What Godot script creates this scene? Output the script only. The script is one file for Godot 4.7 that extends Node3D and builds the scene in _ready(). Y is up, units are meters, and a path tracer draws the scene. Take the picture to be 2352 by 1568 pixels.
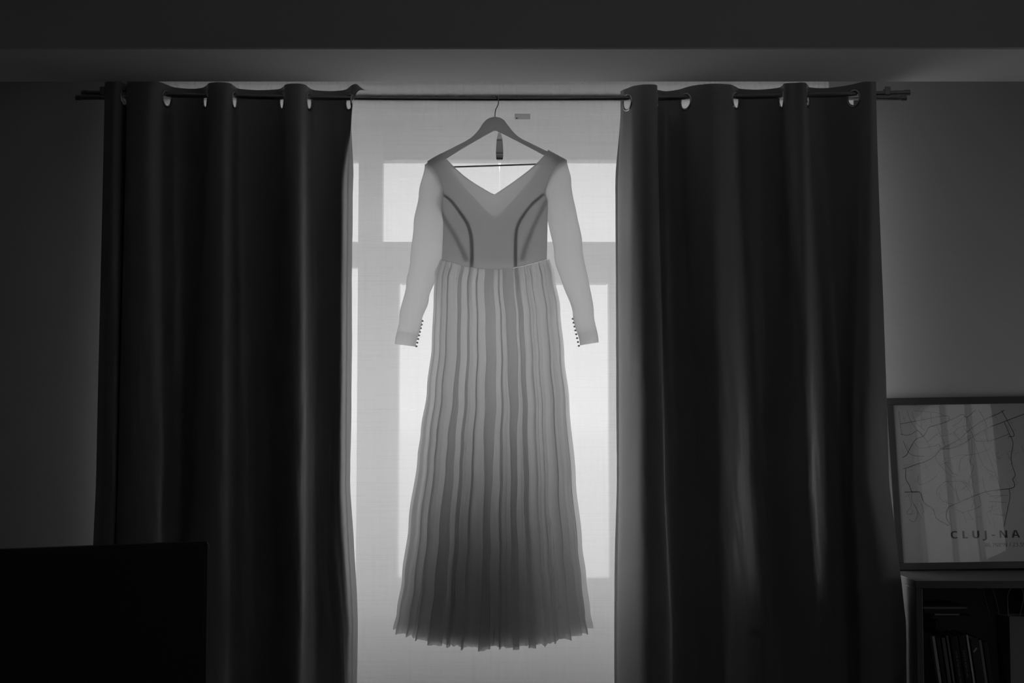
extends Node3D
# A wedding dress hung on a curtain rod in front of a bright window with net curtains, dark eyelet curtains at both sides.
# Metres, y up. The window wall's inner face is z = WALL, the curtain rod z = 0, the room goes towards +z.

const EYE := Vector3(0, 1.3, 4.3)
const PITCH := 3.61            # degrees upwards
const FOCAL := 3200.0          # in pixels of a 2352 x 1568 frame
const WALL := -0.16            # inner face of the window wall
const GLASS := -0.53           # inner face of the window frame
const CEILING := 2.75
const SKY_LIGHT := 1.75

var used := {}
var rng := RandomNumberGenerator.new()
var noise := FastNoiseLite.new()
var M := {}


func _ready() -> void:
	rng.seed = 7
	noise.seed = 11
	noise.frequency = 1.0
	noise.noise_type = FastNoiseLite.TYPE_SIMPLEX_SMOOTH
	# camera
	var cam := Camera3D.new()
	cam.name = "camera"
	cam.position = EYE
	cam.rotation_degrees.x = PITCH
	cam.fov = rad_to_deg(2.0 * atan(784.0 / FOCAL))
	cam.near = 0.05
	cam.far = 200.0
	add_child(cam)
	# an even overcast sky
	var sm := ProceduralSkyMaterial.new()
	sm.sky_top_color = Color(1, 1, 1)
	sm.sky_horizon_color = Color(1, 1, 1)
	sm.ground_horizon_color = Color(0.94, 0.94, 0.94)
	sm.ground_bottom_color = Color(0.8, 0.8, 0.8)
	var sky := Sky.new()
	sky.sky_material = sm
	var env := Environment.new()
	env.background_mode = Environment.BG_SKY
	env.sky = sky
	env.background_energy_multiplier = SKY_LIGHT
	env.tonemap_mode = Environment.TONE_MAPPER_LINEAR
	env.tonemap_exposure = 1.0
	env.sdfgi_enabled = true
	env.ssao_enabled = true
	env.ssil_enabled = true
	var we := WorldEnvironment.new()
	we.name = "surroundings"
	we.environment = env
	add_child(we)

	make_materials()
	make_room()
	make_window()
	make_rods()
	make_sheers()
	make_curtains()
	make_hanger()
	make_dress()
	make_bookshelf()
	make_books()
	make_picture()
	make_television()


# ---------------------------------------------------------------- helpers

func at(px: float, py: float, z: float) -> Vector3:      # where the sight line through a pixel of the photograph meets the plane z
	var a := deg_to_rad(PITCH)
	var u := (784.0 - py) / FOCAL
	var r := Vector3((px - 1176.0) / FOCAL, sin(a) + cos(a) * u, -cos(a) + sin(a) * u)
	return EYE + r * ((z - EYE.z) / r.z)


func numbered(called: String) -> String:
	used[called] = used.get(called, -1) + 1
	return called if used[called] == 0 else "%s_%03d" % [called, used[called]]


func thing(called: String, label: String, category: String, where := Vector3.ZERO, group := "") -> Node3D:
	var o := Node3D.new()
	o.name = numbered(called)
	add_child(o)
	o.position = where
	o.set_meta("label", label)
	o.set_meta("category", category)
	if group:
		o.set_meta("group", group)
	return o


func put(called: String, mesh: Mesh, mat: Material, parent: Node3D = self, label := "") -> MeshInstance3D:
	var o := MeshInstance3D.new()
	o.name = numbered(called) if parent == self else called
	o.mesh = mesh
	o.material_override = mat
	if label:
		o.set_meta("label", label)
	parent.add_child(o, true)
	return o


func struct(called: String, mesh: Mesh, mat: Material) -> MeshInstance3D:
	var o := put(called, mesh, mat)
	o.set_meta("kind", "structure")
	o.set_meta("label", called.replace("_", " "))
	return o


func lin(v: float) -> Color:
	return Color(v, v, v).linear_to_srgb()


func solid(v: float, rough := 0.8, metal := 0.0) -> StandardMaterial3D:
	var m := StandardMaterial3D.new()
	m.albedo_color = lin(v)
	m.roughness = rough
	m.metallic = metal
	return m


func cloth(v: float, through: float, cover := 1.0) -> StandardMaterial3D:     # through: share of the light scattered to the other side; cover: share of the weave that is thread
	var m := solid(v, 0.9)
	m.cull_mode = BaseMaterial3D.CULL_DISABLED
	m.metallic_specular = 0.2
	if through > 0.0:
		m.backlight_enabled = true
		m.backlight = lin(2.0 * through)
	if cover < 1.0:
		m.transparency = BaseMaterial3D.TRANSPARENCY_ALPHA
		m.albedo_color.a = cover
	return m


func tool() -> SurfaceTool:
	var st := SurfaceTool.new()
	st.begin(Mesh.PRIMITIVE_TRIANGLES)
	return st


func quad(st: SurfaceTool, a: Vector3, b: Vector3, c: Vector3, d: Vector3) -> void:   # clockwise seen from the front
	for p in [a, b, c, a, c, d]:
		st.add_vertex(p)


# box with bevelled edges, from its lowest to its highest corner
func bevel_box(st: SurfaceTool, lo: Vector3, hi: Vector3, r := 0.002, t := Transform3D()) -> void:
	st.set_smooth_group(-1)
	r = min(r, 0.49 * min(hi.x - lo.x, min(hi.y - lo.y, hi.z - lo.z)))
	var c := (lo + hi) / 2.0
	var h := (hi - lo) / 2.0
	var faces := []
	for axis in 3:
		for s in [-1.0, 1.0]:
			var u := (axis + 1) % 3
			var v := (axis + 2) % 3
			var q := []
			for k in [[-1, -1], [1, -1], [1, 1], [-1, 1]]:
				var p := Vector3()
				p[axis] = s * h[axis]
				p[u] = k[0] * (h[u] - r)
				p[v] = k[1] * (h[v] - r)
				q.append(p)
			faces.append([q, signv(axis, s)])
			# the bevel between this face and the one across u and v
	for f in faces:
		face(st, f[0], f[1], c, t)
	for axis in 3:                                          # the twelve bevels, each along one axis
		var u := (axis + 1) % 3
		var v := (axis + 2) % 3
		for su in [-1.0, 1.0]:
			for sv in [-1.0, 1.0]:
				var q := []
				for k in [[-1, 0], [1, 0], [1, 1], [-1, 1]]:
					var p := Vector3()
					p[axis] = k[0] * (h[axis] - r)
					p[u] = su * (h[u] - (0.0 if k[1] == 0 else r))
					p[v] = sv * (h[v] - (r if k[1] == 0 else 0.0))
					q.append(p)
				face(st, q, signv(u, su) + signv(v, sv), c, t)
	for sx in [-1.0, 1.0]:
		for sy in [-1.0, 1.0]:
			for sz in [-1.0, 1.0]:
				var s := Vector3(sx, sy, sz)
				var i := s * (h - Vector3(r, r, r))
				face(st, [i + Vector3(sx * r, 0, 0), i + Vector3(0, sy * r, 0), i + Vector3(0, 0, sz * r)], s, c, t)


func signv(axis: int, s: float) -> Vector3:
	var v := Vector3()
	v[axis] = s
	return v


func face(st: SurfaceTool, q: Array, out: Vector3, c: Vector3, t: Transform3D) -> void:
	var n: Vector3 = (q[1] - q[0]).cross(q[2] - q[0])
	if n.dot(out) > 0:                                      # clockwise is the front
		q = q.duplicate()
		q.reverse()
	for k in range(1, q.size() - 1):
		for p in [q[0], q[k], q[k + 1]]:
			st.add_vertex(t * (p + c))


func box(lo: Vector3, hi: Vector3, r := 0.002) -> ArrayMesh:
	var st := tool()
	bevel_box(st, lo, hi, r)
	st.generate_normals()
	return st.commit()


# a round bar along a row of points
func sweep(st: SurfaceTool, path: Array, radius: float, sides := 10, closed := false) -> void:
	st.set_smooth_group(1)
	var rings := []
	var n := path.size()
	var up := Vector3(0.13, 0.2, 1).normalized()
	for i in n:
		var a: Vector3 = path[(i - 1 + n) % n] if closed or i > 0 else path[0]
		var b: Vector3 = path[(i + 1) % n] if closed or i < n - 1 else path[n - 1]
		var d := (b - a).normalized()
		if abs(d.dot(up)) > 0.95:
			up = Vector3(0.9, 0.3, 0.1).normalized()
		var s := d.cross(up).normalized()
		var w := s.cross(d).normalized()
		var ring := []
		for k in sides:
			var ang := TAU * k / sides
			ring.append(path[i] + (s * cos(ang) + w * sin(ang)) * radius)
		rings.append(ring)
	for i in (n if closed else n - 1):
		for k in sides:
			var p = rings[i]
			var q = rings[(i + 1) % n]
			var k2 := (k + 1) % sides
			quad(st, p[k], q[k], q[k2], p[k2])
	if not closed:
		st.set_smooth_group(-1)
		for e in [0, n - 1]:
			for k in sides:
				var k2 := (k + 1) % sides
				if e == 0:
					for p in [path[0], rings[0][k], rings[0][k2]]:
						st.add_vertex(p)
				else:
					for p in [path[e], rings[e][k2], rings[e][k]]:
						st.add_vertex(p)


func bar(path: Array, radius: float, sides := 10, closed := false) -> ArrayMesh:
	var st := tool()
	sweep(st, path, radius, sides, closed)
	st.index()
	st.generate_normals()
	return st.commit()


# smooth curve through points, n samples per stretch
func curve(pts: Array, n: int) -> Array:
	var out := []
	for i in pts.size() - 1:
		var p0 = pts[max(i - 1, 0)]
		var p1 = pts[i]
		var p2 = pts[i + 1]
		var p3 = pts[min(i + 2, pts.size() - 1)]
		for k in n:
			out.append(p1.cubic_interpolate(p2, p0, p3, float(k) / n))
	out.append(pts[-1])
	return out


# a value along rows of [y, value], smooth
func along(rows: Array, y: float) -> float:
	if y <= rows[0][0]:
		return rows[0][1]
	for i in rows.size() - 1:
		if y <= rows[i + 1][0]:
			var a: Array = rows[max(i - 1, 0)]
			var b: Array = rows[min(i + 2, rows.size() - 1)]
			var h: float = rows[i + 1][0] - rows[i][0]
			var t: float = (y - rows[i][0]) / h
			var m0: float = (rows[i + 1][1] - a[1]) / (rows[i + 1][0] - a[0]) * h
			var m1: float = (b[1] - rows[i][1]) / (b[0] - rows[i][0]) * h
			var t2 := t * t
			var t3 := t2 * t
			return (2 * t3 - 3 * t2 + 1) * rows[i][1] + (t3 - 2 * t2 + t) * m0 + (-2 * t3 + 3 * t2) * rows[i + 1][1] + (t3 - t2) * m1
	return rows[-1][1]


# a sheet from rows of points; skip holds the cells to leave out
func sheet(rows: Array, loop := false, skip := {}, uvs := false, shade_alpha := []) -> ArrayMesh:
	var v := PackedVector3Array()
	var uv := PackedVector2Array()
	var idx := PackedInt32Array()
	var n: int = rows[0].size()
	for i in rows.size():
		for j in n:
			v.append(rows[i][j])
			uv.append(Vector2(rows[i][j].x, -rows[i][j].y))
	for i in rows.size() - 1:
		for j in (n if loop else n - 1):
			if skip.has(i * n + j):
				continue
			var a := i * n + j
			var b := i * n + (j + 1) % n
			var c := a + n
			var d := b + n
			idx.append_array([a, b, d, a, d, c])
	var nor := PackedVector3Array()
	nor.resize(v.size())
	for k in range(0, idx.size(), 3):
		var f := (v[idx[k + 2]] - v[idx[k]]).cross(v[idx[k + 1]] - v[idx[k]])
		for q in 3:
			nor[idx[k + q]] += f
	for k in nor.size():
		nor[k] = nor[k].normalized() if nor[k].length() > 1e-12 else Vector3(0, 0, 1)
	var arr := []
	arr.resize(Mesh.ARRAY_MAX)
	arr[Mesh.ARRAY_VERTEX] = v
	arr[Mesh.ARRAY_NORMAL] = nor
	if uvs:
		arr[Mesh.ARRAY_TEX_UV] = uv
	if shade_alpha:
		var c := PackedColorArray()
		for row in shade_alpha:
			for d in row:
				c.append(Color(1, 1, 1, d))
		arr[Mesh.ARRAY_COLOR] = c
	arr[Mesh.ARRAY_INDEX] = idx
	var me := ArrayMesh.new()
	me.add_surface_from_arrays(Mesh.PRIMITIVE_TRIANGLES, arr)
	return me


# a flat piece of cloth or board cut to an outline (in pixels of the photograph) and laid over the front (1) or back (-1) of the bodice
func cut(outline: PackedVector2Array, depth: int, cell := 6.0) -> ArrayMesh:
	var st := tool()
	st.set_smooth_group(1)
	var lo := outline[0]
	var hi := outline[0]
	for p in outline:
		lo = lo.min(p)
		hi = hi.max(p)
	var y := lo.y - 0.37
	while y < hi.y:
		var x := lo.x - 0.41
		while x < hi.x:
			var sq := PackedVector2Array([Vector2(x, y), Vector2(x + cell, y), Vector2(x + cell, y + cell), Vector2(x, y + cell)])
			for piece in Geometry2D.intersect_polygons(sq, outline):
				if Geometry2D.is_polygon_clockwise(piece):
					piece.reverse()
				var t := Geometry2D.triangulate_polygon(piece)
				for k in range(0, t.size(), 3):
					var a := piece[t[k]]
					var b := piece[t[k + 1]]
					var c := piece[t[k + 2]]
					if (b - a).cross(c - a) < 0:
						var s := b
						b = c
						c = s
					for p in [a, b, c]:
						st.add_vertex(at(p.x, p.y, bodice(depth, p.x, p.y)))
			x += cell
		y += cell
	st.index()
	st.generate_normals()
	return st.commit()


func flat2(pts: Array) -> PackedVector2Array:
	var o := PackedVector2Array()
	for i in range(0, pts.size(), 2):
		o.append(Vector2(pts[i], pts[i + 1]))
	return o


func smooth2(pts: Array, n := 6) -> PackedVector2Array:      # curve through x, y, x, y ...
	var q := []
	for p in flat2(pts):
		q.append(p)
	return PackedVector2Array(curve(q, n))


func noise_map(freq: float, normal: bool, size := 512, strength := 4.0) -> NoiseTexture2D:
	var t := NoiseTexture2D.new()
	t.width = size
	t.height = size
	t.seamless = true
	var f := FastNoiseLite.new()
	f.seed = 5
	f.frequency = freq
	f.fractal_octaves = 4
	t.noise = f
	t.as_normal_map = normal
	t.bump_strength = strength
	return t


# ---------------------------------------------------------------- materials

func make_materials() -> void:
	var plaster := solid(0.78, 0.95)
	plaster.normal_enabled = true
	plaster.normal_texture = noise_map(0.03, true)
	plaster.normal_scale = 0.1
	plaster.uv1_triplanar = true
	plaster.uv1_world_triplanar = true
	plaster.uv1_scale = Vector3(2.5, 2.5, 2.5)
	M.plaster = plaster
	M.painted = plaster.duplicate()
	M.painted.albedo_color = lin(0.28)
	M.ceiling = solid(0.8, 0.95)
	M.floor = solid(0.06, 0.5)
	M.frosted = cloth(0.6, 0.5)
	M.frame = solid(0.5, 0.35)
	M.blind_box = solid(0.85, 0.5)
	M.gasket = solid(0.03, 0.6)
	M.pane = solid(1.0, 0.0)
	M.pane.transparency = BaseMaterial3D.TRANSPARENCY_ALPHA
	M.pane.albedo_color.a = 0.04
	M.steel = solid(0.32, 0.32, 1.0)
	M.chrome = solid(0.6, 0.2, 1.0)
	M.hanger = cloth(0.5, 0.46)
	M.hanger.roughness = 0.45
	M.bar = solid(0.45, 0.4)
	var drape := cloth(0.36, 0.0)
	drape.roughness = 0.42                                  # a faint satin sheen
	drape.metallic_specular = 0.75
	drape.normal_enabled = true
	drape.normal_texture = noise_map(0.12, true, 512, 3.0)
	drape.normal_scale = 0.12
	drape.uv1_triplanar = true
	drape.uv1_scale = Vector3(9, 9, 9)
	M.drape = drape
	M.sheer = cloth(0.9, 0.92, 0.82)
	M.sheer.albedo_texture = slub_map()
	M.pocket = cloth(0.9, 0.8, 0.5)
	M.label_tape = cloth(0.7, 0.62)
	M.chiffon = cloth(0.88, 0.80, 0.82)
	M.sleeve = cloth(0.88, 0.88, 0.93)
	M.satin = cloth(0.8, 0.44, 0.93)
	M.satin_back = cloth(0.8, 0.5)
	M.seam = cloth(0.5, 0.09)
	M.dart = cloth(0.6, 0.3)
	M.lining = cloth(0.85, 0.86, 0.82)
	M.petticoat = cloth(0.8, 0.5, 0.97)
	M.petticoat.vertex_color_use_as_albedo = true  # vertex alpha holds the painted shade of the lower skirt
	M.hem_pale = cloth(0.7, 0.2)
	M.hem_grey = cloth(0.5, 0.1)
	M.curtain_back = solid(0.85, 0.9)
	M.curtain_back.cull_mode = BaseMaterial3D.CULL_DISABLED
	M.button = solid(0.7, 0.4)
	M.shelf = solid(0.10, 0.55)
	M.moulding = solid(0.09, 0.5)


func slub_map() -> ImageTexture:                            # the weave of the net curtain: fine horizontal threads, some of them thicker
	var im := Image.create(1024, 1024, false, Image.FORMAT_RGBA8)
	var r := RandomNumberGenerator.new()
	r.seed = 3
	im.fill(Color(1, 1, 1, 0.97))
	for k in 900:
		var w := r.randi_range(40, 300)
		var x := r.randi_range(0, 1023)
		var y := r.randi_range(0, 1023)
		var a := 0.97 + r.randf_range(-0.10, 0.03)
		im.fill_rect(Rect2i(x, y, min(w, 1024 - x), 1), Color(1, 1, 1, a))
		if x + w > 1024:
			im.fill_rect(Rect2i(0, y, x + w - 1024, 1), Color(1, 1, 1, a))
	return ImageTexture.create_from_image(im)


# ---------------------------------------------------------------- the room

const LEFT := -2.7
const RIGHT := 2.5
const FRONT := 6.2
const BEAM_NEAR := 0.47
const BEAM_FAR := 0.10
const SIDE := [[0.12, 0.95, 0.4, 1.5], [2.6, 4.42, 1.35, 2.55]]     # side windows: from z, to z, from y, to y
const OPEN_L := -1.12
const OPEN_R := 1.17


func make_room() -> void:
	var top := at(1176, 228, WALL).y
	var sill := at(1176, 1454, WALL).y
	var st := tool()
	bevel_box(st, Vector3(LEFT - 0.2, 0, -0.68), Vector3(OPEN_L, CEILING, WALL), 0.004)
	bevel_box(st, Vector3(OPEN_R, 0, -0.68), Vector3(RIGHT + 0.2, CEILING, WALL), 0.004)
	bevel_box(st, Vector3(OPEN_L, top, -0.68), Vector3(OPEN_R, CEILING, WALL), 0.0005)
	bevel_box(st, Vector3(OPEN_L, 0, -0.68), Vector3(OPEN_R, sill, GLASS + 0.05), 0.0005)
	st.generate_normals()
	struct("wall_back", st.commit(), M.plaster)
	struct("wall_left", box(Vector3(LEFT - 0.2, 0, WALL), Vector3(LEFT, CEILING, FRONT + 0.2)), M.painted)
	st = tool()
	bevel_box(st, Vector3(RIGHT, 0, WALL), Vector3(RIGHT + 0.2, CEILING, SIDE[0][0]), 0.001)
	bevel_box(st, Vector3(RIGHT, 0, SIDE[0][1]), Vector3(RIGHT + 0.2, CEILING, SIDE[1][0]), 0.001)
	bevel_box(st, Vector3(RIGHT, 0, SIDE[1][1]), Vector3(RIGHT + 0.2, CEILING, FRONT + 0.2), 0.001)
	for w in SIDE:
		bevel_box(st, Vector3(RIGHT, 0, w[0]), Vector3(RIGHT + 0.2, w[2], w[1]), 0.0005)
		bevel_box(st, Vector3(RIGHT, w[3], w[0]), Vector3(RIGHT + 0.2, CEILING, w[1]), 0.0005)
	st.generate_normals()
	struct("wall_right", st.commit(), M.painted)
	for n in 2:  # the first, low one is unseen, added to light wall, map and curtain folds
		var w = SIDE[n]
		var o := Node3D.new()
		o.name = "window_%d" % (n + 2)
		o.set_meta("kind", "structure")
		o.set_meta("label", ["low narrow unseen window added in the right wall for side light, outside the picture", "frosted side window of unequal lights in the right wall, outside the picture"][n])
		add_child(o)
		for b in [[w[2], w[2] + 0.05, w[0], w[1]], [w[3] - 0.05, w[3], w[0], w[1]], [w[2] + 0.05, w[3] - 0.05, w[0], w[0] + 0.05], [w[2] + 0.05, w[3] - 0.05, w[1] - 0.05, w[1]]]:
			put("frame", box(Vector3(RIGHT + 0.10, b[0], b[2]), Vector3(RIGHT + 0.16, b[1], b[3]), 0.003), M.frame, o)
		if n == 1:
			for z in [3.30, 3.76]:
				put("mullion", box(Vector3(RIGHT + 0.10, w[2] + 0.05, z - 0.012), Vector3(RIGHT + 0.16, w[3] - 0.05, z + 0.012), 0.003), M.frame, o)
		put("pane", box(Vector3(RIGHT + 0.13, w[2] + 0.05, w[0] + 0.05), Vector3(RIGHT + 0.134, w[3] - 0.05, w[1] - 0.05), 0.0005), M.pane if n == 0 else M.frosted, o)
	struct("wall_front", box(Vector3(LEFT, 0, FRONT), Vector3(RIGHT, CEILING, FRONT + 0.2)), M.painted)
	struct("ceiling", box(Vector3(LEFT - 0.2, CEILING, -0.68), Vector3(RIGHT + 0.2, CEILING + 0.2, FRONT + 0.2)), M.ceiling)
	struct("floor", box(Vector3(LEFT - 0.2, -0.2, -0.68), Vector3(RIGHT + 0.2, 0, FRONT + 0.2)), M.floor)
	var h := at(1176, 188, BEAM_FAR).y
	struct("trim_1", box(Vector3(LEFT, h, BEAM_FAR), Vector3(RIGHT, CEILING, BEAM_NEAR), 0.004), M.ceiling).set_meta("label", "dropped ceiling beam across the room in front of the curtain rod")


func make_window() -> void:
	var w := Node3D.new()
	w.name = "window_1"
	w.set_meta("kind", "structure")
	w.set_meta("label", "wide three-light window with transom behind the net curtains")
	add_child(w)
	var z0 := GLASS - 0.07
	var z1 := GLASS
	var zs := GLASS + 0.012                                  # opening sash stands a little proud
	var top := at(1176, 320, GLASS).y
	var low := at(1176, 1454, WALL).y
	var y_head := at(1176, 367, z1).y
	var y_tr_hi := at(1176, 555, z1).y
	var y_tr_lo := at(1176, 612, z1).y
	var y_sash_hi := at(1176, 650, z1).y
	var y_sash_lo := at(1176, 1327, z1).y
	var y_foot := y_sash_lo - 0.058
	var xm := [at(822, 600, z1).x, at(877, 600, z1).x, at(1437, 600, z1).x, at(1492, 600, z1).x]
	var x_sl := at(915, 900, z1).x
	var x_sr := at(1399, 900, z1).x
	var bars := [
		["frame", OPEN_L, y_head, OPEN_R, top], ["frame", OPEN_L, low, OPEN_R, y_foot],
		["frame", OPEN_L, y_foot, OPEN_L + 0.06, y_head], ["frame", OPEN_R - 0.06, y_foot, OPEN_R, y_head],
		["mullion", xm[0], y_foot, xm[1], y_head], ["mullion", xm[2], y_foot, xm[3], y_head],
		["transom", OPEN_L + 0.06, y_tr_lo, xm[0], y_tr_hi], ["transom", xm[1], y_tr_lo, xm[2], y_tr_hi], ["transom", xm[3], y_tr_lo, OPEN_R - 0.06, y_tr_hi],
	]
	put("blind_box", box(Vector3(OPEN_L, top, z0 - 0.06), Vector3(OPEN_R, at(1176, 228, WALL).y, z1 + 0.02), 0.004), M.blind_box, w)
	for b in bars:
		put(b[0], box(Vector3(b[1], b[2], z0), Vector3(b[3], b[4], z1), 0.004), M.frame, w)
	# glazing beads: the dark rubber and the two ridges under the head
	for b in [[y_head, 0.006, M.gasket], [y_head + 0.014, 0.005, M.frame], [y_head + 0.026, 0.005, M.frame]]:
		put("bead", box(Vector3(xm[1] + 0.002, b[0] + 0.001, z1), Vector3(xm[2] - 0.002, b[0] + b[1], z1 + 0.008), 0.001), b[2], w)
	# the opening sash of the middle light
	var st := tool()
	bevel_box(st, Vector3(xm[1] + 0.002, y_foot + 0.002, z0), Vector3(x_sl, y_tr_lo - 0.002, zs), 0.005)
	bevel_box(st, Vector3(x_sr, y_foot + 0.002, z0), Vector3(xm[2] - 0.002, y_tr_lo - 0.002, zs), 0.005)
	bevel_box(st, Vector3(x_sl, y_sash_hi, z0), Vector3(x_sr, y_tr_lo - 0.002, zs), 0.005)
	bevel_box(st, Vector3(x_sl, y_foot + 0.002, z0), Vector3(x_sr, y_sash_lo, zs), 0.005)
	st.generate_normals()
	var sash := put("sash", st.commit(), M.frame, w)
	var hs := tool()
	bevel_box(hs, Vector3(x_sr + 0.018, 1.30, zs), Vector3(x_sr + 0.044, 1.37, zs + 0.012), 0.003)
	bevel_box(hs, Vector3(x_sr + 0.022, 1.22, zs + 0.03), Vector3(x_sr + 0.040, 1.345, zs + 0.045), 0.004)
	bevel_box(hs, Vector3(x_sr + 0.024, 1.325, zs + 0.012), Vector3(x_sr + 0.038, 1.345, zs + 0.03), 0.002)
	hs.generate_normals()
	put("handle", hs.commit(), M.frame, sash)
	var zp := z0 + 0.03
	for p in [[OPEN_L + 0.06, y_foot, xm[0], y_tr_lo], [OPEN_L + 0.06, y_tr_hi, xm[0], y_head], [xm[1], y_tr_hi, xm[2], y_head], [x_sl, y_sash_lo, x_sr, y_sash_hi], [xm[3], y_foot, OPEN_R - 0.06, y_tr_lo], [xm[3], y_tr_hi, OPEN_R - 0.06, y_head]]:
		put("pane", box(Vector3(p[0], p[1], zp), Vector3(p[2], p[3], zp + 0.004), 0.0005), M.pane, w)
	put("sill", box(Vector3(OPEN_L, low, z1), Vector3(OPEN_R, low + 0.02, GLASS + 0.10), 0.004), M.frame, w)


# ---------------------------------------------------------------- rods

func rod_height(x: float) -> float:                          # the front rod sags a little in the middle
	var px := 1176.0 + x * FOCAL / EYE.z
	return at(px, 227.5 - 14.5 * pow((px - 1140.0) / 950.0, 2), 0.0).y


const SHEER_Z := -0.085


func make_rods() -> void:
	var t := thing("double_curtain_rod", "brushed metal double curtain rod across the window, sagging slightly in the middle", "curtain rod")
	var pts := []
	var x0 := at(192, 213, 0).x
	var x1 := at(2086, 213, 0).x
	for i in 41:
		var x: float = lerp(x0, x1, i / 40.0)
		pts.append(Vector3(x, rod_height(x), 0))
	put("rod", bar(pts, 0.0078, 20), M.steel, t)
	var a := at(178, 224, SHEER_Z)
	var b := at(2078, 225, SHEER_Z)
	var back := put("rod", bar([a, (a + b) / 2, b], 0.0075, 16), M.steel, t)
	for e in [[pts[0], -1.0, 0.0088], [pts[40], 1.0, 0.0088], [a, -1.0, 0.0086], [b, 1.0, 0.0086]]:
		var p: Vector3 = e[0]
		put("end_cap", bar([p - Vector3(e[1] * 0.012, 0, 0), p + Vector3(e[1] * 0.003, 0, 0), p + Vector3(e[1] * 0.005, 0, 0)], e[2], 20), M.steel, t)
	for px in [238.0, 2037.0]:
		var x := at(px, 213, 0).x
		var y := rod_height(x)
		var st := tool()
		var xa: float = x - signf(x) * 0.055                     # the arm itself is hidden behind the curtain's edge
		bevel_box(st, Vector3(xa - 0.011, y - 0.035, WALL), Vector3(xa + 0.011, y + 0.035, WALL + 0.006), 0.002)
		bevel_box(st, Vector3(xa - 0.006, y - 0.017, WALL + 0.006), Vector3(xa + 0.006, y - 0.0085, 0.010), 0.002)
		bevel_box(st, Vector3(min(x, xa) - 0.006, y - 0.013, 0.004), Vector3(max(x, xa) + 0.006, y - 0.0085, 0.012), 0.001)
		bevel_box(st, Vector3(x - 0.009, y - 0.0085, 0.008), Vector3(x + 0.009, y + 0.019, 0.012), 0.002)
		bevel_box(st, Vector3(x - 0.009, y - 0.0085, -0.012), Vector3(x + 0.009, y + 0.016, -0.008), 0.002)
		bevel_box(st, Vector3(xa - 0.009, a.y - 0.012, SHEER_Z + 0.008), Vector3(xa + 0.009, a.y + 0.012, SHEER_Z + 0.012), 0.002)
		st.generate_normals()
		put("bracket", st.commit(), M.steel, t)


# ---------------------------------------------------------------- net curtains

func slit(y: float) -> float:                                # half the gap between the two panels
	var rows := [[at(0, 395, SHEER_Z).y, 0.0], [at(0, 378, SHEER_Z).y, 0.0025], [at(0, 362, SHEER_Z).y, 0.0108], [at(0, 319, SHEER_Z).y, 0.0085], [at(0, 296, SHEER_Z).y, 0.0]]
	return max(0.0, along(rows, y))


func make_sheers() -> void:
	var rod_y := at(1176, 225, SHEER_Z).y
	for k in 2:
		var xa := at([300.0, 1147.6][k], 300, SHEER_Z).x
		var xb := at([1147.4, 1905.0][k], 300, SHEER_Z).x
		var t := thing("net_curtain", ["white net curtain panel left of the narrow slit behind the dress", "white net curtain panel right of the narrow slit, small sewn label near its top"][k], "net curtain", Vector3.ZERO)
		var rows := []
		var ys := []
		var y := rod_y + 0.055
		while y > 0.03:
			ys.append(y)
			y -= 0.006 if y > rod_y - 0.26 else 0.05
		for yy in ys:
			var row := []
			var d: float = rod_y - yy
			for j in 321:
				var u := j / 320.0
				var x: float = lerp(xa, xb, u)
				var from_slit: float = 1.0 - u if k == 0 else u
				x += (-1.0 if k == 0 else 1.0) * slit(yy) * exp(-from_slit * 30.0)
				var soft: float = 0.011 * noise.get_noise_2d(x * 7.0 + k * 31.0, d * 0.22) + 0.003 * noise.get_noise_2d(x * 19.0, 7.0 + d * 0.3)
				var tight: float = 0.003 * noise.get_noise_2d(x * 60.0, d * 2.0)
				var z: float = SHEER_Z + lerp(tight, soft, smoothstep(0.03, 0.25, d))
				z += 0.0095 * exp(-pow(d / 0.010, 2))           # over the rod
				row.append(Vector3(x, yy, z))
			rows.append(row)
		put("fabric", sheet(rows, false, {}, true), M.sheer, t)
		# the rod pocket: a second layer behind the rod, gathered into small creases
		var pocket := []
		for i in 24:
			var d := -0.048 + 0.1 * i / 23.0
			var row := []
			for j in 321:
				var x: float = lerp(xa, xb, j / 320.0)
				var z := SHEER_Z - 0.004 + 0.003 * noise.get_noise_2d(x * 9.0, d * 160.0 + 3.0)
				z -= 0.011 * exp(-pow(d / 0.010, 2))
				if i == 0 or i == 23:
					z = SHEER_Z - 0.001
				row.append(Vector3(x, rod_y - d + 0.002 * noise.get_noise_2d(x * 5.0, 9.0), z))
			pocket.append(row)
		put("rod_pocket", sheet(pocket, false, {}, true), M.pocket, t)
		if k == 1:
			var a := at(1182, 261, SHEER_Z + 0.012)
			var b := at(1218, 274, SHEER_Z + 0.012)
			var st := tool()
			bevel_box(st, Vector3(a.x, b.y, a.z), Vector3(b.x, a.y, a.z + 0.0008), 0.0003)
			st.generate_normals()
			var tag := put("care_label", st.commit(), M.label_tape, t, "small sewn label")
			var c := at(1187, 271.5, SHEER_Z + 0.0132)
			var sp := SphereMesh.new()
			sp.radius = 0.0026
			sp.height = 0.003
			sp.radial_segments = 14
			sp.rings = 6
			var dot := put("dot", sp, M.gasket, tag)
			dot.position = c


# ---------------------------------------------------------------- dark curtains

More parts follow.
